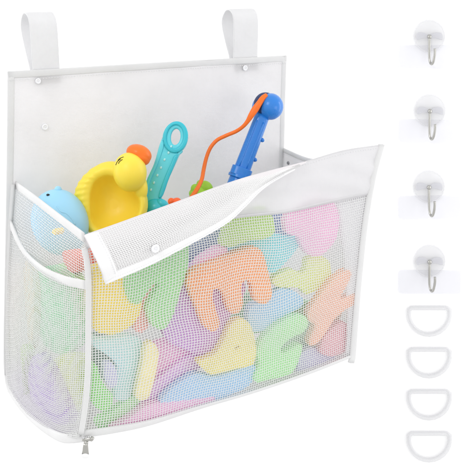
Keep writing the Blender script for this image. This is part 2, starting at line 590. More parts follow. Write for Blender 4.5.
# right wall and floor
fr_ = Curve([P(370, 176, -.004), P(368, 194, -.003), P(361, 270, -.003), P(355, 352, -.003)])
rw = coons(Curve([P(283.5, 150, BV), P(308, 160, BV * .70), P(345, 166, BV * .3), P(370, 176, -.004)]),
           Curve([L(.505, BV, -.30), P(355, 352, -.003)]),
           Curve([P(283.5, 150, BV), L(.508, BV, -.1), L(.505, BV, -.30)]), fr_, lambda s, t: U * .014 * math.sin(math.pi * s) * math.sin(math.pi * t))
sheet('side_wall', rw, 30, 24, .0018, 'cloth', bag)
ribbon('side_wall_binding', [rw(i / 30, 0) for i in range(31)], U, .004, .0022, 'binding', bag)
flo = coons(bb, Curve([P(82, 436, -.002), P(150, 423, -.002), P(252, 392, -.002), P(354, 356, -.002)]),
            Curve([bbL + W * .005, SP(26, 411, .2), SP(48, 429, .55), SP(68, 437, .85), P(82, 436, -.002)]),
            Curve([bbR, P(354, 356, -.002)]))
sheet('bottom_panel', flo, 24, 16, .0018, 'cloth', bag)

# folded-over front flap
ft = Curve([P(84, 235.5, .004), P(135, 217, .006), P(180, 200.5, .006), P(240, 179, .006), P(306, 161.5, .008)])
fbm = Curve([P(104, 281, .030), P(150, 262, .034), P(200, 236.5, .034), P(228, 220, .030), P(244, 205, .026), P(266, 184, .018), P(306, 161.5, .008)])
fL = Curve([P(84, 235.5, .004), P(92, 256, .022), P(104, 281, .030)])
fR = Curve([P(306, 161.5, .008), P(306.2, 161.5, .008)])
flap = coons(ft, fbm, fL, fR, lambda s, t: V * (.012 * math.sin(math.pi * t) * (1 - s) ** .5 + .003 * nz(s * 6, t * 2, 8) * math.sin(math.pi * t)))
sheet('front_flap', flap, 70, 16, .0012, 'flapcloth', bag)
threads('flap_mesh', lambda s, t: flap(.03 + s * .93, .03 + t * .86) + V * .00115, 100, 24, .0010, .00012, 'flapthread', bag, weave=.00008, warp=1.0)
ribbon('flap_binding', [flap(i / 70, .95) + V * .0016 for i in range(66)], V, lambda s: .0075 - .005 * s, .0012, 'flaptape', bag)
ribbon('flap_binding', [flap(.028, i / 20) + V * .0024 for i in range(21)], V, .0095, .0012, 'flaptape', bag)


def stitches(fn, n, nrm, w=.0004):
    parts = []
    for i in range(n):
        a, b = fn((i + .15) / n), fn((i + .72) / n)
        parts.append(ribbon_data([a, a.lerp(b, .5) + nrm * .0002, b], nrm, w, .0003, ns=6))
    v_, f_ = merge(*parts)
    return obj('stitching', v_, f_, 'stitch', bag)


stitches(lambda s: flap(.02 + s * .85, .985) + V * .0031, 90, V)
stitches(lambda s: flap(.045, .04 + s * .88) + V * .0038, 16, V)
stitches(lambda s: fl(s) - U * .0005 + V * .0040, 70, V)
stitches(lambda s: hem(.4 + s * .58, .06) + V * .0012, 60, V)


def snap(x, y, v, m='snap', r=.0052, n=V, q=None):
    c = q if q is not None else P(x, y, v)
    a = n.cross(W).normalized(); b = a.cross(n).normalized()
    pts = lambda rr, h: [c + n * h + (a * math.cos(i * .3142) + b * math.sin(i * .3142)) * rr for i in range(20)]
    rings = [pts(r, 0), pts(r, .0012), pts(r * .8, .0020), pts(r * .55, .0018), pts(r * .45, .0009), pts(r * .2, .0009), pts(r * .1, .0022)]
    vs = [p for R_ in rings for p in R_]; fs = []
    for k in range(len(rings) - 1):
        for i in range(20):
            fs.append((k * 20 + i, k * 20 + (i + 1) % 20, (k + 1) * 20 + (i + 1) % 20, (k + 1) * 20 + i))
    fs.append(tuple((len(rings) - 1) * 20 + i for i in range(20))); fs.append(tuple(range(20)))
    return obj('snap_button', vs, fs, m, bag)


snap(45, 127, BV + .001)
snap(38, 81, BV + .001, r=.0046)
snap(245, 68, BV + .001, r=.0050)
_fs = min(((flap(i / 60, j / 20) - P(153.5, 247.5, .04)).cross(ray(153.5, 247.5)).length, i, j) for i in range(61) for j in range(21))
snap(0, 0, 0, 'snap', .0058, q=flap(_fs[1] / 60, _fs[2] / 20) + V * .003)
snap(288, 163, 0, 'snap_dark', .0035, n=-U, q=P(288.5, 163, BV * .86))

# hanging loops
def loop(x0, x1, ytop, dep):
    v0 = BV - .0032
    a = loc(P(x0, (ytop + 60) / 2, v0)); b = loc(P(x1, (ytop + 60) / 2, v0))
    h = loc(P((x0 + x1) / 2, ytop, v0)).z
    base = .178
    uc = (a.x + b.x) / 2; hw = abs(b.x - a.x) / 2
    H = h - base
    prof = [(0, -.022), (0, 0), (.001, H * .3), (.002, H * .65), (-.001, H * .88), (-dep * .28, H * .99), (-dep * .62, H * .99), (-dep * .92, H * .86),
            (-dep, H * .68), (-dep * .72, H * .35), (-dep * .34, 0), (-.008, -.022)]
    pts = [L(uc, v0 + q[0], base + q[1]) for q in catmull([Vector((p[0], p[1], 0)) for p in prof], False, 6)]
    pts = [L(uc, v0 + q.x, base + q.y) for q in catmull([Vector((p[0], p[1], 0)) for p in prof], False, 6)]
    N = len(pts)
    def nn(k):
        t = (pts[min(N - 1, k + 1)] - pts[max(0, k - 1)]).normalized()
        return t.cross(U).normalized()
    ribbon('hanging_strap', pts, nn, hw, .0011, 'strap', bag, ns=16, power=.25)


loop(30, 57.5, 13.5, .046)
loop(233, 257.5, 10, .040)

# zip slider and pull at the front bottom corner
zt = empty('zip_pull', P(88, 440, .004)); zt.parent = bag; zt.location = P(88, 440, .004) - bag.location
zr = P(88, 440, .004)
def zobj(name, v, f, m):
    o = obj(name, [q for q in v], f, m, None)
    o.location = o.location - zr
    o.parent = zt
    return o
zf = camframe(88, 440, .004)
v1 = blob_data(zf, (88.5, 438.5, 2), (6.4, 2.4, 2.6), rot=-.18)
v2 = blob_data(zf, (86.5, 441.8, 3.2), (2.4, 2.2, 1.8), rot=0)
v3 = blob_data(zf, (92.5, 438.2, 3.2), (1.8, 2.6, 1.6), rot=.5)
zobj('slider', *merge(v1, v2, v3), 'metal')
pl = [zf(86.6, 441.5, 3.6), zf(86.4, 445, 3.9), zf(86.2, 450, 3.7), zf(86, 453.2, 3.4)]
zobj('pull_tab', *ribbon_data(pl, -FW, lambda s: (2.3 + 1.6 * s) * .00128, .0010, ns=14, power=.4), 'metal')
zobj('tab_end', *blob_data(zf, (86, 454.6, 3.4), (4.2, 2.8, 1.4)), 'tip')
# short zipper teeth at the corner
zv = [ribbon_data([zf(84 + i * 1.7, 436.2 - i * .28, 3.2), zf(84 + i * 1.7, 437.9 - i * .28, 3.4)], -FW, .0007, .0007, ns=6) for i in range(5)]
v_, f_ = merge(*zv)
zobj('zip_teeth', v_, f_, 'snap')

# ---------------------------------------------------------------- foam pieces behind the front mesh
GRP = 'foam shapes and letters inside the bag'


def st_of(x, y):
    s = min(max((x - 88) / 270, 0), 1)
    y0, y1 = 248 - 54 * s, 433 - 79 * s
    return s, min(max((y - y0) / (y1 - y0), 0), 1)


def foam(name, m, pts, depth, label, cat='foam letter', holes=(), half=.0065, tilt=(0, 0)):
    cx = sum(p[0] for p in pts) / len(pts); cy = sum(p[1] for p in pts) / len(pts)
    v = min(fb(max(.01, min(.99, st_of(*p)[0])), st_of(*p)[1]) for p in pts) * .97 - .0078 - depth
    o = P(cx, cy, v)
    def pl(x, y):
        q = loc(P(x, y, v)) - loc(o)
        return (q.x, q.z)
    az = (V + U * tilt[0] + W * tilt[1]).normalized()
    ax = (U - az * U.dot(az)).normalized()
    ay = az.cross(ax) * 1.0
    if ay.dot(W) < 0: ay = -ay
    ob = extrude_poly(name, cut_outline([pl(*p) for p in pts]), [cut_outline([pl(*p) for p in h]) for h in holes], o, ax, ay, az, half, .0014, m, closed_smooth=False)
    return tag(ob, label, cat, GRP)


D1, D2, D3, D4 = 0.0, .015, .030, .046
foam('foam_letter', 'orange', [(185.5, 277), (187, 271.5), (193, 267.5), (218, 257), (244, 247), (253, 245.5), (259, 248.5), (263, 257), (266, 270), (269.5, 284), (270, 296), (264, 303), (254, 301.5),
     (250.5, 293), (249, 282), (244.5, 278.5), (239.6, 282), (240, 294), (241.5, 304), (237, 312), (228.5, 312.5), (224.5, 304), (222, 294), (217.5, 287.5), (210.5, 288.5), (211, 299), (216, 313), (218.5, 324), (212, 331.5),
     (202, 326), (195, 308), (188, 292), (184.5, 281)], D1, 'orange foam letter E tipped on its side, centre of the front mesh')
foam('foam_letter', 'green', [(121, 266), (150, 240), (186, 222), (187.5, 245), (187, 262), (179, 290), (171, 316), (162, 330), (150, 325), (144, 307), (151, 294), (158, 283),
     (154, 281), (146, 290), (138, 303), (128, 302), (122, 288)], D1, 'mid green foam letter below the snap of the folded flap')
foam('foam_letter', 'yellow', [(237, 315.5), (248, 321), (253, 336), (254.5, 350), (252, 364), (236, 367), (222, 371), (209, 374), (200, 367), (194.5, 359), (203, 357), (214, 352), (222, 338), (228, 323)],
     D1, 'pale yellow foam wedge with a tiny slot, below the orange letter E', holes=[[(232, 347), (237, 344), (238, 345.5), (233, 348.5)]])
foam('foam_letter', 'lightgreen', [(304, 315), (307, 323), (301, 332), (291, 335.5), (282, 342), (277.5, 349), (281, 352), (287, 348), (295, 342.5), (301, 343), (298, 356), (294, 366), (288, 374), (268, 378), (255, 382), (250, 377), (258, 362), (254, 352), (257, 341), (270, 326), (288, 315), (298, 313)],
     D1, 'bright green foam letter with a slanted slit, low right of centre')
foam('foam_letter', 'salmon', [(345, 267), (350, 272), (346, 282), (336, 299), (346, 294.5), (354, 291), (355.5, 301), (343, 308.5), (332, 318), (322, 334), (314, 343.5), (307, 345), (306, 338), (314, 323), (306, 320), (305, 311), (318, 293), (330, 278)],
     D1, 'salmon orange foam letter like a Y near the right edge')
foam('foam_letter', 'blue', [(280, 286.5), (294, 290), (302, 298), (301, 305), (281, 316), (262, 330), (250, 331), (245, 318), (247, 305), (262, 298), (271, 291)],
     D2, 'sky blue foam piece between the orange E and the bright green letter')
foam('foam_letter', 'cyan', [(229, 246), (250, 238), (269, 235), (276, 233.5), (290, 237), (297, 236), (297.5, 244), (288, 257), (279, 266), (271, 273), (262, 268), (240, 262), (226, 256)],
     D2, 'turquoise foam piece peeking out above the orange letter E')
foam('foam_letter', 'lime', [(275, 273), (290, 267), (299, 273), (304, 268), (304, 258), (316, 252.5), (328, 260), (330, 277), (318, 287), (304, 295), (297, 286), (276, 287), (268, 280)],
     D2, 'yellow green foam letter below the large pink piece')
foam('foam_letter', 'pink', [(282, 222), (288, 206), (305, 196), (329, 196), (337, 212), (337, 227), (333, 241), (320, 255), (306, 255), (298, 243), (297, 236), (284, 233)],
     D1, 'large pale pink foam piece at the upper right of the mesh')
foam('foam_letter', 'olive', [(222, 232), (228, 210), (262, 203), (270, 214), (274, 229), (268, 237), (246, 240), (230, 246), (218, 245)],
     D1, 'olive green foam piece under the front hem, above the turquoise one')
foam('foam_letter', 'purple', [(186, 266), (204, 256), (224, 246), (236, 262), (246, 290), (226, 318), (215, 345), (204, 358), (188, 350), (168, 342), (160, 330), (168, 308), (178, 288)],
     D2, 'large purple foam letter behind the orange E', half=.006)
foam('foam_letter', 'blue', [(170, 386), (194, 370), (214, 376), (236, 367), (252, 362), (257, 371), (246, 386), (225, 395), (204, 402), (182, 408), (164, 410), (157, 400)],
     D1 + .004, 'light blue foam piece along the bottom edge under the yellow wedge')
foam('foam_letter', 'orchid', [(200, 352), (206, 360), (190, 374), (166, 392), (142, 408), (132, 405), (138, 392), (162, 372), (182, 358)],
     D2 + .004, 'slim purple foam strip slanting down beside the cream bar', half=.006)
foam('foam_letter', 'sun', [(88, 268), (100, 262), (118, 264), (130, 276), (141, 298), (139, 312), (130, 325), (112, 334), (94, 331), (87, 318), (86, 290)],
     D1, 'big warm yellow foam disc at the upper left of the front mesh')
foam('foam_letter', 'coral', [(140, 304), (146, 296), (152, 286), (158, 282), (158, 300), (147, 312), (147, 326), (140, 332), (133, 330), (133, 321)],
     D2, 'small coral foam tip between the yellow disc and mid green letter')
foam('foam_letter', 'ice', [(118, 335), (130, 333), (141, 338), (140, 358), (134, 380), (127, 399), (113, 399), (112, 384), (117, 364), (104, 352), (91, 345), (90, 336), (104, 338)],
     D2, 'pale ice blue foam piece left of the cream bar')
foam('foam_letter', 'cream', [(144, 343), (150, 339.5), (156, 345), (157.5, 356), (153, 378), (148, 396), (140, 400), (133, 396), (137, 378), (141, 360)],
     D1, 'narrow cream yellow foam bar standing upright at lower left')
foam('foam_letter', 'lilac', [(103, 362), (110, 360), (116, 370), (115.5, 384), (108, 387), (102, 377)], D1 + .006, 'little lilac foam oval at lower left, beside the ice blue piece')
foam('foam_letter', 'grass', [(91, 361), (96, 364), (99, 376), (106, 388), (112, 393), (111, 404), (102, 410), (92, 405), (89, 385)], D1 + .004,
     'vivid green foam piece in the lower left front corner')
foam('foam_letter', 'lightgreen', [(136, 391), (140, 400), (130, 408), (116, 418), (103, 427), (95, 426), (95, 418), (110, 410), (124, 399)], D2 + .002,
     'slanting green foam bar above the pink one at the bottom left')
foam('foam_letter', 'rose', [(108, 427), (128, 416), (146, 402), (165, 400), (200, 396), (214, 394), (212, 401), (188, 408), (150, 419), (112, 427.5)], D1 + .003,
     'pink foam strip lying along the bottom seam at left')
foam('foam_letter', 'mauve', [(321, 336), (330, 326), (341, 320), (350, 325), (350, 340), (344, 351), (330, 356), (316, 352)], D1 + .006,
     'dusky red foam piece in the lower right corner')
foam('foam_letter', 'lilac', [(298, 352), (308, 346), (322, 348), (334, 353), (330, 360), (308, 368), (294, 372)], D2, 'lilac foam piece at the bottom right, left of the dusky red one')
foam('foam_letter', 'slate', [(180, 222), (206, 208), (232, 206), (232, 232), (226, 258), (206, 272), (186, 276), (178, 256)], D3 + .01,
     'slate blue foam block in the gap between the green letter and olive piece')
foam('foam_letter', 'rose', [(196, 258), (216, 245), (226, 246), (224, 254), (206, 262), (192, 268)], D1 + .009, 'thin pink foam sliver just above the orange letter E')
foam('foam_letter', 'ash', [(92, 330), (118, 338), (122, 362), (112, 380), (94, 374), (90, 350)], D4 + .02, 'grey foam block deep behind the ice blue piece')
foam('foam_letter', 'rose', [(136, 350), (166, 336), (196, 352), (190, 386), (160, 398), (138, 390)], D3, 'dull pink foam block deep behind the cream bar')
foam('foam_letter', 'mint', [(262, 330), (300, 298), (330, 306), (334, 338), (300, 362), (270, 360)], D4, 'mint foam block deep behind the bright green letter')
foam('foam_letter', 'red', [(88, 246), (110, 246), (122, 262), (112, 280), (92, 278)], D2 + .004, 'red foam piece in the upper left corner under the flap')
foam('foam_letter', 'sand', [(316, 302), (330, 288), (341, 292), (340, 314), (333, 326), (318, 322)], D3, 'sand coloured foam block behind the salmon letter')
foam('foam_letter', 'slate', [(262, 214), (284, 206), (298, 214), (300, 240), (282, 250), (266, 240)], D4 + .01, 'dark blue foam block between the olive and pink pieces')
foam('foam_letter', 'mint', [(232, 296), (262, 288), (282, 300), (278, 326), (248, 334), (230, 322)], D4 + .006, 'pale mint foam block glimpsed behind the sky blue piece')


# foam pieces behind the left side
SG = []
for i in range(21):
    for j in range(21):
        q = side(i / 20, j / 20); d = q - CAM
        SG.append((CX + F_PX * d.dot(RT) / d.dot(FW), CX - F_PX * d.dot(UP) / d.dot(FW), loc(q).x))


def side_u(x, y):
    return min(SG, key=lambda g: (g[0] - x) ** 2 + (g[1] - y) ** 2)[2]


def sfoam(m, pts, depth, label, half=.007):
    cx = sum(p[0] for p in pts) / len(pts); cy = sum(p[1] for p in pts) / len(pts)
    u = max(side_u(*p) for p in pts) + .0095 + depth
    o = PU(cx, cy, u)
    def pl(x, y):
        q = loc(PU(x, y, u)) - loc(o)
        return (max(q.y, -.285 - loc(o).y), q.z)
    ob = extrude_poly('foam_letter', cut_outline([pl(*p) for p in pts]), [], o, V, W, -U, half, .0016, m, closed_smooth=False)
    return tag(ob, label, 'foam letter', GRP)


sfoam('sidegreen', [(40, 268), (56, 264), (72, 278), (83, 290), (84, 318), (82, 346), (64, 356), (46, 344), (36, 308)], 0, 'mint green foam piece filling the left side pocket')
sfoam('lime', [(54, 362), (66, 352), (83, 352), (84, 384), (82, 412), (74, 410), (62, 388)], .001, 'yellow green foam piece low in the left side')
sfoam('violet', [(30, 362), (42, 350), (54, 366), (64, 390), (74, 412), (72, 426), (54, 420), (36, 400), (27, 380)], .001, 'purple foam piece at the bottom of the left side')
sfoam('sand', [(17, 262), (30, 256), (38, 280), (38, 330), (28, 345), (18, 320)], .001, 'sand coloured foam piece at the back of the left side')
sfoam('olive', [(15, 338), (27, 342), (32, 352), (26, 370), (22, 386), (15, 376)], .001, 'olive foam piece low at the back of the left side')
sfoam('red', [(66, 250), (76, 249), (83, 256), (83, 272), (74, 272), (68, 262)], .008, 'red foam piece at the upper front of the left side')
sfoam('grass', [(58, 262), (68, 270), (78, 273), (82, 284), (70, 284), (60, 276)], .010, 'green foam corner under the red piece at the left side')
sfoam('sun', [(56, 229.5), (58.5, 227.5), (60, 231), (59.5, 234.5), (57, 234)], .001, 'small yellow foam star seen through the upper left side')

# ---------------------------------------------------------------- toys on top
# light blue whale
wf = camframe(60, 220, -.218)
whale = tag(empty('toy_whale', wf(60, 250)), 'light blue whale squirt toy with tiny black eye, left of the duck', 'bath toy')
def wfn(d):
    return .05 * max(0, d.x) * (1 - d.y) + .04 * math.exp(-((d.x + .1) ** 2 + (d.y + .55) ** 2) * 6)
obj('body', *blob_data(wf, (59.5, 223, 0), (27.5, 33.5, 25), rot=-.35, fn=wfn), 'whale', whale)
obj('spout', *blob_data(wf, (59, 189.8, 4), (3.6, 3.6, 3.6)), 'whale', whale)
def on_blob(c, r, rot, x, y):
    dx, dy = x - c[0], y - c[1]
    a = dx * math.cos(rot) + dy * math.sin(rot); b = -dx * math.sin(rot) + dy * math.cos(rot)
    return c[2] + r[2] * math.sqrt(max(0.02, 1 - (a / r[0]) ** 2 - (b / r[1]) ** 2))
obj('eye', *blob_data(wf, (51.5, 195.6, on_blob((59.5, 223, 0), (27.5, 33.5, 25), -.35, 51.5, 195.8) + 1.5), (1.7, 1.2, 1.4)), 'ink', whale)
mth = [wf(x, y, on_blob((59.5, 223, 0), (27.5, 33.5, 25), -.35, x, y) + .6) for x, y in ((62, 207), (66, 212), (71, 214), (76, 219), (79, 225))]
tube('mouth', catmull(mth, False, 5), .0012, 'whale', whale)

# yellow duck scoop
df = camframe(112, 195, -.205)
duck = tag(empty('toy_duck', df(112, 240)), 'yellow duck shaped bath scoop with orange beak and hollow body', 'bath toy')
outer = catmull([Vector((x, y, 0)) for x, y in ((84, 228), (77, 213), (73.5, 198), (77, 184), (87, 171.5), (101, 163), (115, 161.5), (128, 168), (140, 180), (146.5, 195),
                (147, 210), (141, 225), (126, 238), (104, 241))], True, 10)
inner = catmull([Vector((x, y, 0)) for x, y in ((93, 222), (91, 209), (91, 195), (94, 184), (100, 178), (108, 175.5), (117, 178), (126, 184), (134, 191), (139.5, 200),
                (139, 212), (133, 221), (121, 229), (104, 231))], True, 10)
NB = len(outer)
cc = Vector((110, 203, 0))
rings = []
def ring(fn_):
    rings.append([df(*fn_(i)) for i in range(NB)])
def ruf(i):
    p = outer[i]
    left = max(0, min(1, (104 - p.x) / 20)) * max(0, min(1, (226 - p.y) / 15))
    return left * .5 * (1 + math.cos(p.y * .95))
for z, sc in ((-34, .30), (-31, .55), (-24, .80), (-14, .94)):
    ring(lambda i: (cc.x + (outer[i].x - cc.x) * sc, cc.y + (outer[i].y - cc.y) * sc, z))
for z, k_ in ((-4, 1.0), (1.5, .985)):
    ring(lambda i: (cc.x + (outer[i].x - cc.x) * (k_ - .022 * ruf(i)), cc.y + (outer[i].y - cc.y) * (k_ - .022 * ruf(i)), z))
for t_, z in ((.25, 5.5), (.55, 7.5), (.82, 6.5)):
    def g(i):
        p = outer[i].lerp(inner[i], t_)
        return (p.x, p.y, z - 1.6 * ruf(i) * (1 - t_))
    ring(g)
for sc, z in ((1.0, 4), (.96, -1), (.88, -8), (.72, -15), (.45, -20), (.2, -22)):
    ring(lambda i: (cc.x + (inner[i].x - cc.x) * sc, cc.y + (inner[i].y - cc.y) * sc, z))
cols_ = [catmull([R_[i] for R_ in rings], False, 3) for i in range(NB)]
rings = [[c_[k] for c_ in cols_] for k in range(len(cols_[0]))]
vs = [p for R_ in rings for p in R_]; fs = []
for k in range(len(rings) - 1):
    for i in range(NB):
        fs.append((k * NB + i, k * NB + (i + 1) % NB, (k + 1) * NB + (i + 1) % NB, (k + 1) * NB + i))
fs.append(tuple(range(NB))); fs.append(tuple((len(rings) - 1) * NB + i for i in range(NB)))
HC, HR, HA = (131, 173, 9), (16.6, 19.5, 17), -.12
fused('body', 'duck', duck, .0008, 14, (vs, fs),
      blob_data(df, HC, HR, rot=HA, fn=lambda d: .04 * math.exp(-((d.x - .5) ** 2 + (d.y + .5) ** 2) * 4)),
      blob_data(df, (140, 185, 2), (7.5, 15, 9), rot=-.22))
fused('beak', 'beak', duck, .0006, 6, *(blob_data(df, (138.5, 154, 4), (13.0, 9.2, 12), rot=.36, fn=lambda d: .08 * d.x),
                   blob_data(df, (141, 157.5, 4), (10.2, 8.0, 11.6), rot=.50)))
ev = []
for (x0, y0, x1, y1, x2, y2) in ((118.6, 166.8, 120.2, 163.4, 123.6, 160.8), (120.6, 162.2, 123, 160, 126.4, 158.8), (121.4, 165.6, 122.8, 163.4, 125.6, 161.4)):
    pts = [df(x, y, on_blob(HC, HR, HA, x, y) + .5) for x, y in ((x0, y0), (x1, y1), (x2, y2))]
    ev.append(ribbon_data(catmull(pts, False, 5), -FW, .00048, .0004, ns=8, power=1))
v_, f_ = merge(*ev)
obj('eye', v_, f_, 'ink', duck)

# teal wand
tf = camframe(168, 165, -.20)
wand = tag(empty('toy_wand', tf(158, 215)), 'teal plastic toy wand with a ring at its top, beside the duck', 'toy')
def ell(cx, cy, rx, ry, rot, n=44):
    return [Vector((cx + rx * math.cos(a) * math.cos(rot) - ry * math.sin(a) * math.sin(rot), cy + rx * math.cos(a) * math.sin(rot) + ry * math.sin(a) * math.cos(rot), 0))
            for a in (2 * math.pi * i / n for i in range(n))]
kk = kpx(tf(168, 165))
def slab(name, ol, holes, z, half, bev, m, parent, fr=tf, cx=168, cy=165, k=kk):
    return extrude_poly(name, [((x - cx) * k, (cy - y) * k) for x, y in ol], [[((x - cx) * k, (cy - y) * k) for x, y in h] for h in holes],
                        fr(cx, cy, z), RT, UP, -FW, half * k, bev * k, m, parent)
ro = [(p.x, p.y) for p in ell(175.3, 138, 12.6, 16.2, .18, 16)]
ri = [(p.x, p.y) for p in ell(175.8, 137, 4.8, 8.2, .12, 14)]
ri2 = [(p.x, p.y) for p in ell(175.3, 137.3, 8.2, 11.8, .15, 14)]
slab('ring', ro, [ri], 0, 3.6, 1.6, 'teal', wand)
slab('ring_rim', [(p.x, p.y) for p in ell(175.9, 137.6, 12.3, 15.8, .18, 16)], [ri2], 3.6, 2.2, 1.2, 'teal_dark', wand)
slab('shaft', [(162.5, 138), (166, 147), (172, 151), (178, 153), (182, 149.5), (178.5, 157), (174.5, 166), (168.5, 179), (162.5, 194), (159, 206), (149, 206), (145, 197), (148, 181), (155, 164)], [], -.5, 4.2, 1.8, 'teal', wand)
slab('shaft_rail', [(174.5, 156.5), (178, 155.5), (175.5, 164), (169, 179.5), (163, 196), (158.8, 196.5), (164.5, 179), (171.5, 163)], [], 3.2, 2.4, 1.2, 'teal_dark', wand)
slab('shaft_rail', [(161.2, 142), (164.2, 146), (158, 165), (150.5, 182), (147.5, 197), (144.8, 196), (147, 181), (154.5, 164)], [], 3.2, 1.8, .9, 'teal', wand)
bd = [blob_data(tf, (x - .6, y, 4.0), (1.2, 1.5, .8), rot=.4, nu=14, nv=8) for x, y in ((169.5, 153), (165.5, 160), (162, 168), (158.5, 175.5), (155, 183), (152, 190), (172, 147))]
v_, f_ = merge(*bd)
obj('studs', v_, f_, 'bead', wand)
obj('base', *merge(blob_data(tf, (157, 208, 1), (12.5, 9.5, 8), rot=.2), blob_data(tf, (163, 204, 5), (6.5, 4.5, 4), rot=.6)), 'teal_dark', wand)

# orange red float and lime toy
ff = camframe(175, 204, -.13)
flt = tag(empty('toy_float', ff(175, 214)), 'small orange red toy float poking up right of the teal wand', 'toy')
obj('ball', *blob_data(ff, (176, 204.5, 0), (7.2, 6.8, 6.5), fn=lambda d: .05 * math.sin(d.x * 5)), 'float', flt)
obj('knob', *blob_data(ff, (171.5, 201.5, 3), (3.4, 3.6, 3.4)), 'float', flt)
gf = camframe(202, 190, -.235)
gt = tag(empty('toy_frog', gf(202, 204)), 'small lime green frog toy peeking over the flap beside the orange line', 'toy')
fused('body', 'limetoy', gt, .0009, 3, blob_data(gf, (201, 195, 0), (11.5, 10, 9), rot=.2, fn=lambda d: .08 * math.sin(d.x * 6 + 1) * math.cos(d.y * 4)),
      blob_data(gf, (206, 187.5, 2), (7.6, 6.2, 6), rot=.7), blob_data(gf, (195, 189, 3), (4.2, 5, 4)), blob_data(gf, (200.5, 183.5, 4), (3.8, 3.4, 3.4)))

# blue rod with orange line
rf = camframe(250, 145, -.21)
kr = kpx(rf(250, 145))
rod = tag(empty('toy_fishing_rod', rf(225, 200)), 'blue toy fishing rod with a ball head and an orange line', 'toy')
ax0, ax1 = Vector((261.5, 118, 0)), Vector((241.5, 171, 0))
dirn = (ax1 - ax0).normalized(); perp = Vector((-dirn.y, dirn.x, 0))
def rodpt(t, z=0): q = ax0.lerp(ax1, t); return rf(q.x, q.y, z)
ns = 20
def cyl(t0, t1, r0, r1, z=0, flat=1.0, n=20, power=1.0, k=kr):
    pts = [rodpt(t0 + (t1 - t0) * i / 12, z) for i in range(13)]
    return ribbon_data(pts, -FW, lambda s: (r0 + (r1 - r0) * s) * k, lambda s: (r0 + (r1 - r0) * s) * k * flat, ns=n, power=power)
obj('shaft', *merge(cyl(-.05, 1.02, 7.4, 8.4, power=.7)), 'rod', rod)
def rail(off, z, r=1.1):
    pts = []
    for i in range(9):
        t = .08 + .86 * i / 8
        q = ax0.lerp(ax1, t) + perp * off
        pts.append(rf(q.x, q.y, z))
    return ribbon_data(pts, -FW, r * kr, r * kr, ns=8, power=1)
obj('shaft_rib', *rail(-3.8, 7.3, .9), 'rod', rod)
obj('shaft_rib', *rail(3.4, 7.5, .9), 'rod', rod)
for (x, y) in ((262.0, 140), (254.7, 159.6)):
    obj('peg', *blob_data(rf, (x, y, 0), (2.6, 2.2, 2.4), rot=.5, nu=16, nv=10), 'rod', rod)
obj('collar', *merge(cyl(.95, 1.10, 10.6, 10.6, power=.6), cyl(1.09, 1.14, 11.4, 11.4)), 'rod', rod)
obj('handle', *merge(cyl(1.13, 1.6, 9.2, 9.8)), 'rod', rod)
# head: front dome, back dome, and a near-black body painting the slot's shade between them
fdir = Vector((1, .1, .55)).normalized()
def dome(c, r, m, name, cut=None):
    return obj(name, *blob_data(rf, c, r), m, rod)
dome((264.5, 107.4, -3), (12.6, 13.2, 12.6), 'rod', 'back_dome')
dome((265.4, 105.4, -.5), (12.1, 13.0, 13.1), 'slot_shade', 'slot')
dome((270.4, 107.0, 2.5), (12.9, 13.2, 12.6), 'rod', 'front_dome')
lp = [(266, 97, 10, 2.2), (262.5, 100, 12, 2.7), (258.8, 105.5, 13.5, 3.0), (255, 111, 13, 3.5), (251, 117, 12, 3.0), (247.5, 122.5, 10, 2.2), (243, 127.5, 8, 1.9), (236, 132, 5, 1.9), (226, 136, 3, 1.9), (217, 140.5, 2, 1.9),
      (210.5, 148, 2, 1.9), (206.5, 158, 3, 1.9), (204, 170, 8, 2.0), (202.5, 180, 16, 2.0), (199, 189, 24, 2.1), (193.5, 198, 28, 2.3), (188, 206, 28, 2.3)]
cp = catmull([Vector((a, b, c)) for a, b, c, d in lp], False, 6)
rr = catmull([Vector((d, 0, 0)) for a, b, c, d in lp], False, 6)
Nn = len(cp)
ribbon('line', [rf(p.x, p.y, p.z) for p in cp], -FW, lambda s: rr[min(Nn - 1, round(s * (Nn - 1)))].x * kr, lambda s: min(2.0, rr[min(Nn - 1, round(s * (Nn - 1)))].x) * kr, 'line', rod, ns=12, power=.9)

# ---------------------------------------------------------------- wall hooks
HN = Vector((0, -1, 0))
kw = None
def wall_slab(name, ol, off, th, bev, m, parent, smooth_n=4, cs=True, holes=()):
    c = (sum(p[0] for p in ol) / len(ol), sum(p[1] for p in ol) / len(ol))
    o = PW(*c, off + th / 2)
    def q(x, y):
        d = PW(x, y, off + th / 2) - o
        return (d.x, d.z)
    return extrude_poly(name, [q(*p) for p in ol], [[q(*p) for p in h] for h in holes], o, Vector((1, 0, 0)), Vector((0, 0, 1)), HN, th / 2, bev, m, parent, smooth_n, cs)


def rrect(x0, y0, x1, y1, r, n=5):
    out = []
    for cx, cy, a0 in ((x1 - r, y0 + r, -90), (x1 - r, y1 - r, 0), (x0 + r, y1 - r, 90), (x0 + r, y0 + r, 180)):
        for i in range(n + 1):
            a = math.radians(a0 + 90 * i / n)
            out.append((cx + r * math.cos(a), cy + r * math.sin(a)))
    return out


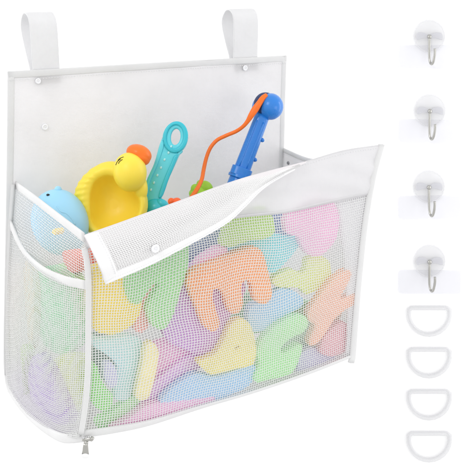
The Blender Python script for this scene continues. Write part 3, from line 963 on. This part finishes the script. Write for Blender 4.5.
def make_hook(cx, cy):
    root = empty('adhesive_hook', PW(cx, cy + 28))
    wall_slab('adhesive_pad', rrect(cx - 31.5, cy + 9, cx + 32.5, cy + 33, 4), .0006, .0012, .0003, 'film', root, cs=False)
    wall_slab('disc', [(cx + 15.8 * math.cos(i * math.pi / 20), cy + 16.2 * math.sin(i * math.pi / 20)) for i in range(40)], .0030, .0045, .0018, 'disc', root, cs=False)
    wall_slab('disc_rim', [(cx + 15.9 * math.cos(i * math.pi / 20), cy + 16.3 * math.sin(i * math.pi / 20)) for i in range(40)], .0078, .0012, .0004, 'disc', root, cs=False,
              holes=[[(cx + 14.6 * math.cos(i * math.pi / 20), cy + 15.0 * math.sin(i * math.pi / 20)) for i in range(40)]])
    wall_slab('bracket', [(cx - 12, cy - 2.5), (cx - 7, cy - 3.5), (cx - 2.5, cy - 2), (cx - .2, cy + .8), (cx + 2.5, cy - 2), (cx + 7, cy - 3.5), (cx + 12.5, cy - 2.5),
                          (cx + 13, cy + 3.8), (cx + 6, cy + 2.2), (cx + 1.5, cy + 2.5), (cx - 1.5, cy + 2.5), (cx - 6, cy + 2.2), (cx - 12.5, cy + 3.8)], .0095, .005, .0015, 'bracket', root)
    kk_ = kpx(PW(cx, cy))
    def hp(x, y, z): return PW(cx + x, cy + y, .010) + HN * z * kk_
    pin = [(-.2, 1, 1), (-.4, 6, 2), (-.6, 12, 2.5), (-.7, 18, 3), (-.6, 23, 3.8), (-.2, 26.4, 5.5), (.4, 27.2, 8.5), (1.2, 25, 11), (2.0, 20, 12.5), (2.4, 15, 13), (2.3, 11.5, 13)]
    pts = [hp(a, b, c) for a, b, c in [(q.x, q.y, q.z) for q in catmull([Vector(p) for p in pin], False, 5)]]
    tube('hook', pts, 1.25 * kk_, 'metal', root, nrm=Vector((1, 0, 0.01)))
    obj('pivot', *blob_data(lambda x, y, z: hp(x, y, z), (-.2, 0.6, 1.5), (2.3, 2.3, 2.0), nu=20, nv=12), 'metal', root)
    return root


def copy_tree(o, parent=None):
    c = o.copy(); col.objects.link(c); c.parent = parent
    for ch in list(o.children):
        copy_tree(ch, c)
    return c


labels = ['clear round adhesive hook with metal hanger, topmost of the four hooks',
          'clear round adhesive hook with metal hanger, second hook from the top',
          'clear round adhesive hook with metal hanger, third hook from the top',
          'clear round adhesive hook with metal hanger, lowest hook, just above the D rings']
for i, (cx, cy) in enumerate(((429.3, 36), (429.3, 110.5), (429.3, 186.5), (429.3, 261))):
    h = make_hook(cx, cy)
    h.rotation_euler.y = math.radians((0, .9, -.7, .4)[i])
    tag(h, labels[i], 'adhesive hook', 'clear adhesive hooks in a column on the right')

rl = ['clear plastic D ring, top of the four rings, right below the last hook', 'clear plastic D ring, second ring down in the column',
      'clear plastic D ring, third ring down in the column', 'clear plastic D ring at the very bottom of the column']
for i, y0 in enumerate((305.2, 346.8, 388.8, 430.8)):
    x0, x1, h = 408.6, 449.4, 28.6
    ytop = y0 + 2.6
    path = [(x0 + 3, ytop), (429, ytop), (x1 - 3, ytop), (x1, ytop + 2.2), (x1, ytop + 8)]
    cxr, cyr = 429, ytop + 6.5
    for k in range(1, 12):
        a = math.pi * k / 12
        path.append((cxr + 20.4 * math.cos(a), cyr + 20.2 * math.sin(a)))
    path += [(x0, ytop + 8), (x0, ytop + 2.2)]
    dense = []
    for a, b in zip(path, path[1:] + path[:1]):
        n_ = max(1, int(math.hypot(b[0] - a[0], b[1] - a[1]) / 2))
        for j in range(n_): dense.append((a[0] + (b[0] - a[0]) * j / n_, a[1] + (b[1] - a[1]) * j / n_))
    k_ = kpx(PW(429, y0))
    pts = [PW(x, y, 2.4 * k_) for x, y in dense]
    r_ = tube('d_ring', pts, 2.35 * k_, 'ring', None, closed=True, nrm=HN)
    tag(r_, rl[i], 'D ring', 'clear plastic D rings in a column at lower right')

# ---------------------------------------------------------------- camera, light
cam = bpy.data.cameras.new('camera')
cam.sensor_width = 36
cam.lens = 36 * F_PX / 465
cam.clip_start = .01; cam.clip_end = 50
co = bpy.data.objects.new('camera', cam)
col.objects.link(co)
co.location = CAM
co.rotation_euler = (math.pi / 2 - TILT, 0, 0)
scene.camera = co

w = bpy.data.worlds.new("World"); scene.world = w
w.use_nodes = True
bg = w.node_tree.nodes["Background"]
bg.inputs[0].default_value = (1, 1, 1, 1)
bg.inputs[1].default_value = 1.0


def area(name, p, target, size, power, c=(1, 1, 1), sy=None):
    l = bpy.data.lights.new(name, 'AREA')
    l.energy = power; l.size = size; l.color = c
    if sy: l.shape = 'RECTANGLE'; l.size_y = sy
    o = bpy.data.objects.new(name, l)
    col.objects.link(o)
    o.location = p
    o.rotation_euler = (Vector(target) - Vector(p)).to_track_quat('-Z', 'Y').to_euler()
    return o


area('key_softbox', (-.9, -.3, 2.6), (0.1, 1.1, 1.1), .8, 9)
area('fill_softbox', (1.4, .0, 1.2), (0.1, 1.1, 1.1), .8, 3)
# two strips added out of view, left and right, to lift the backdrop to pure white
area('backdrop_boost_light', (-1.6, 1.45, 1.2), (0.0, 1.95, .8), .5, 9, sy=2.0)
area('backdrop_boost_light', (1.9, 1.45, 1.2), (0.3, 1.95, .8), .5, 9, sy=2.0)

scene.render.engine = 'CYCLES'
scene.cycles.max_bounces = 10
scene.cycles.diffuse_bounces = 6
scene.cycles.transparent_max_bounces = 16
scene.cycles.use_denoising = True
scene.view_settings.view_transform = 'Standard'
scene.view_settings.look = 'None'
scene.view_settings.exposure = 0
scene.view_settings.gamma = 1
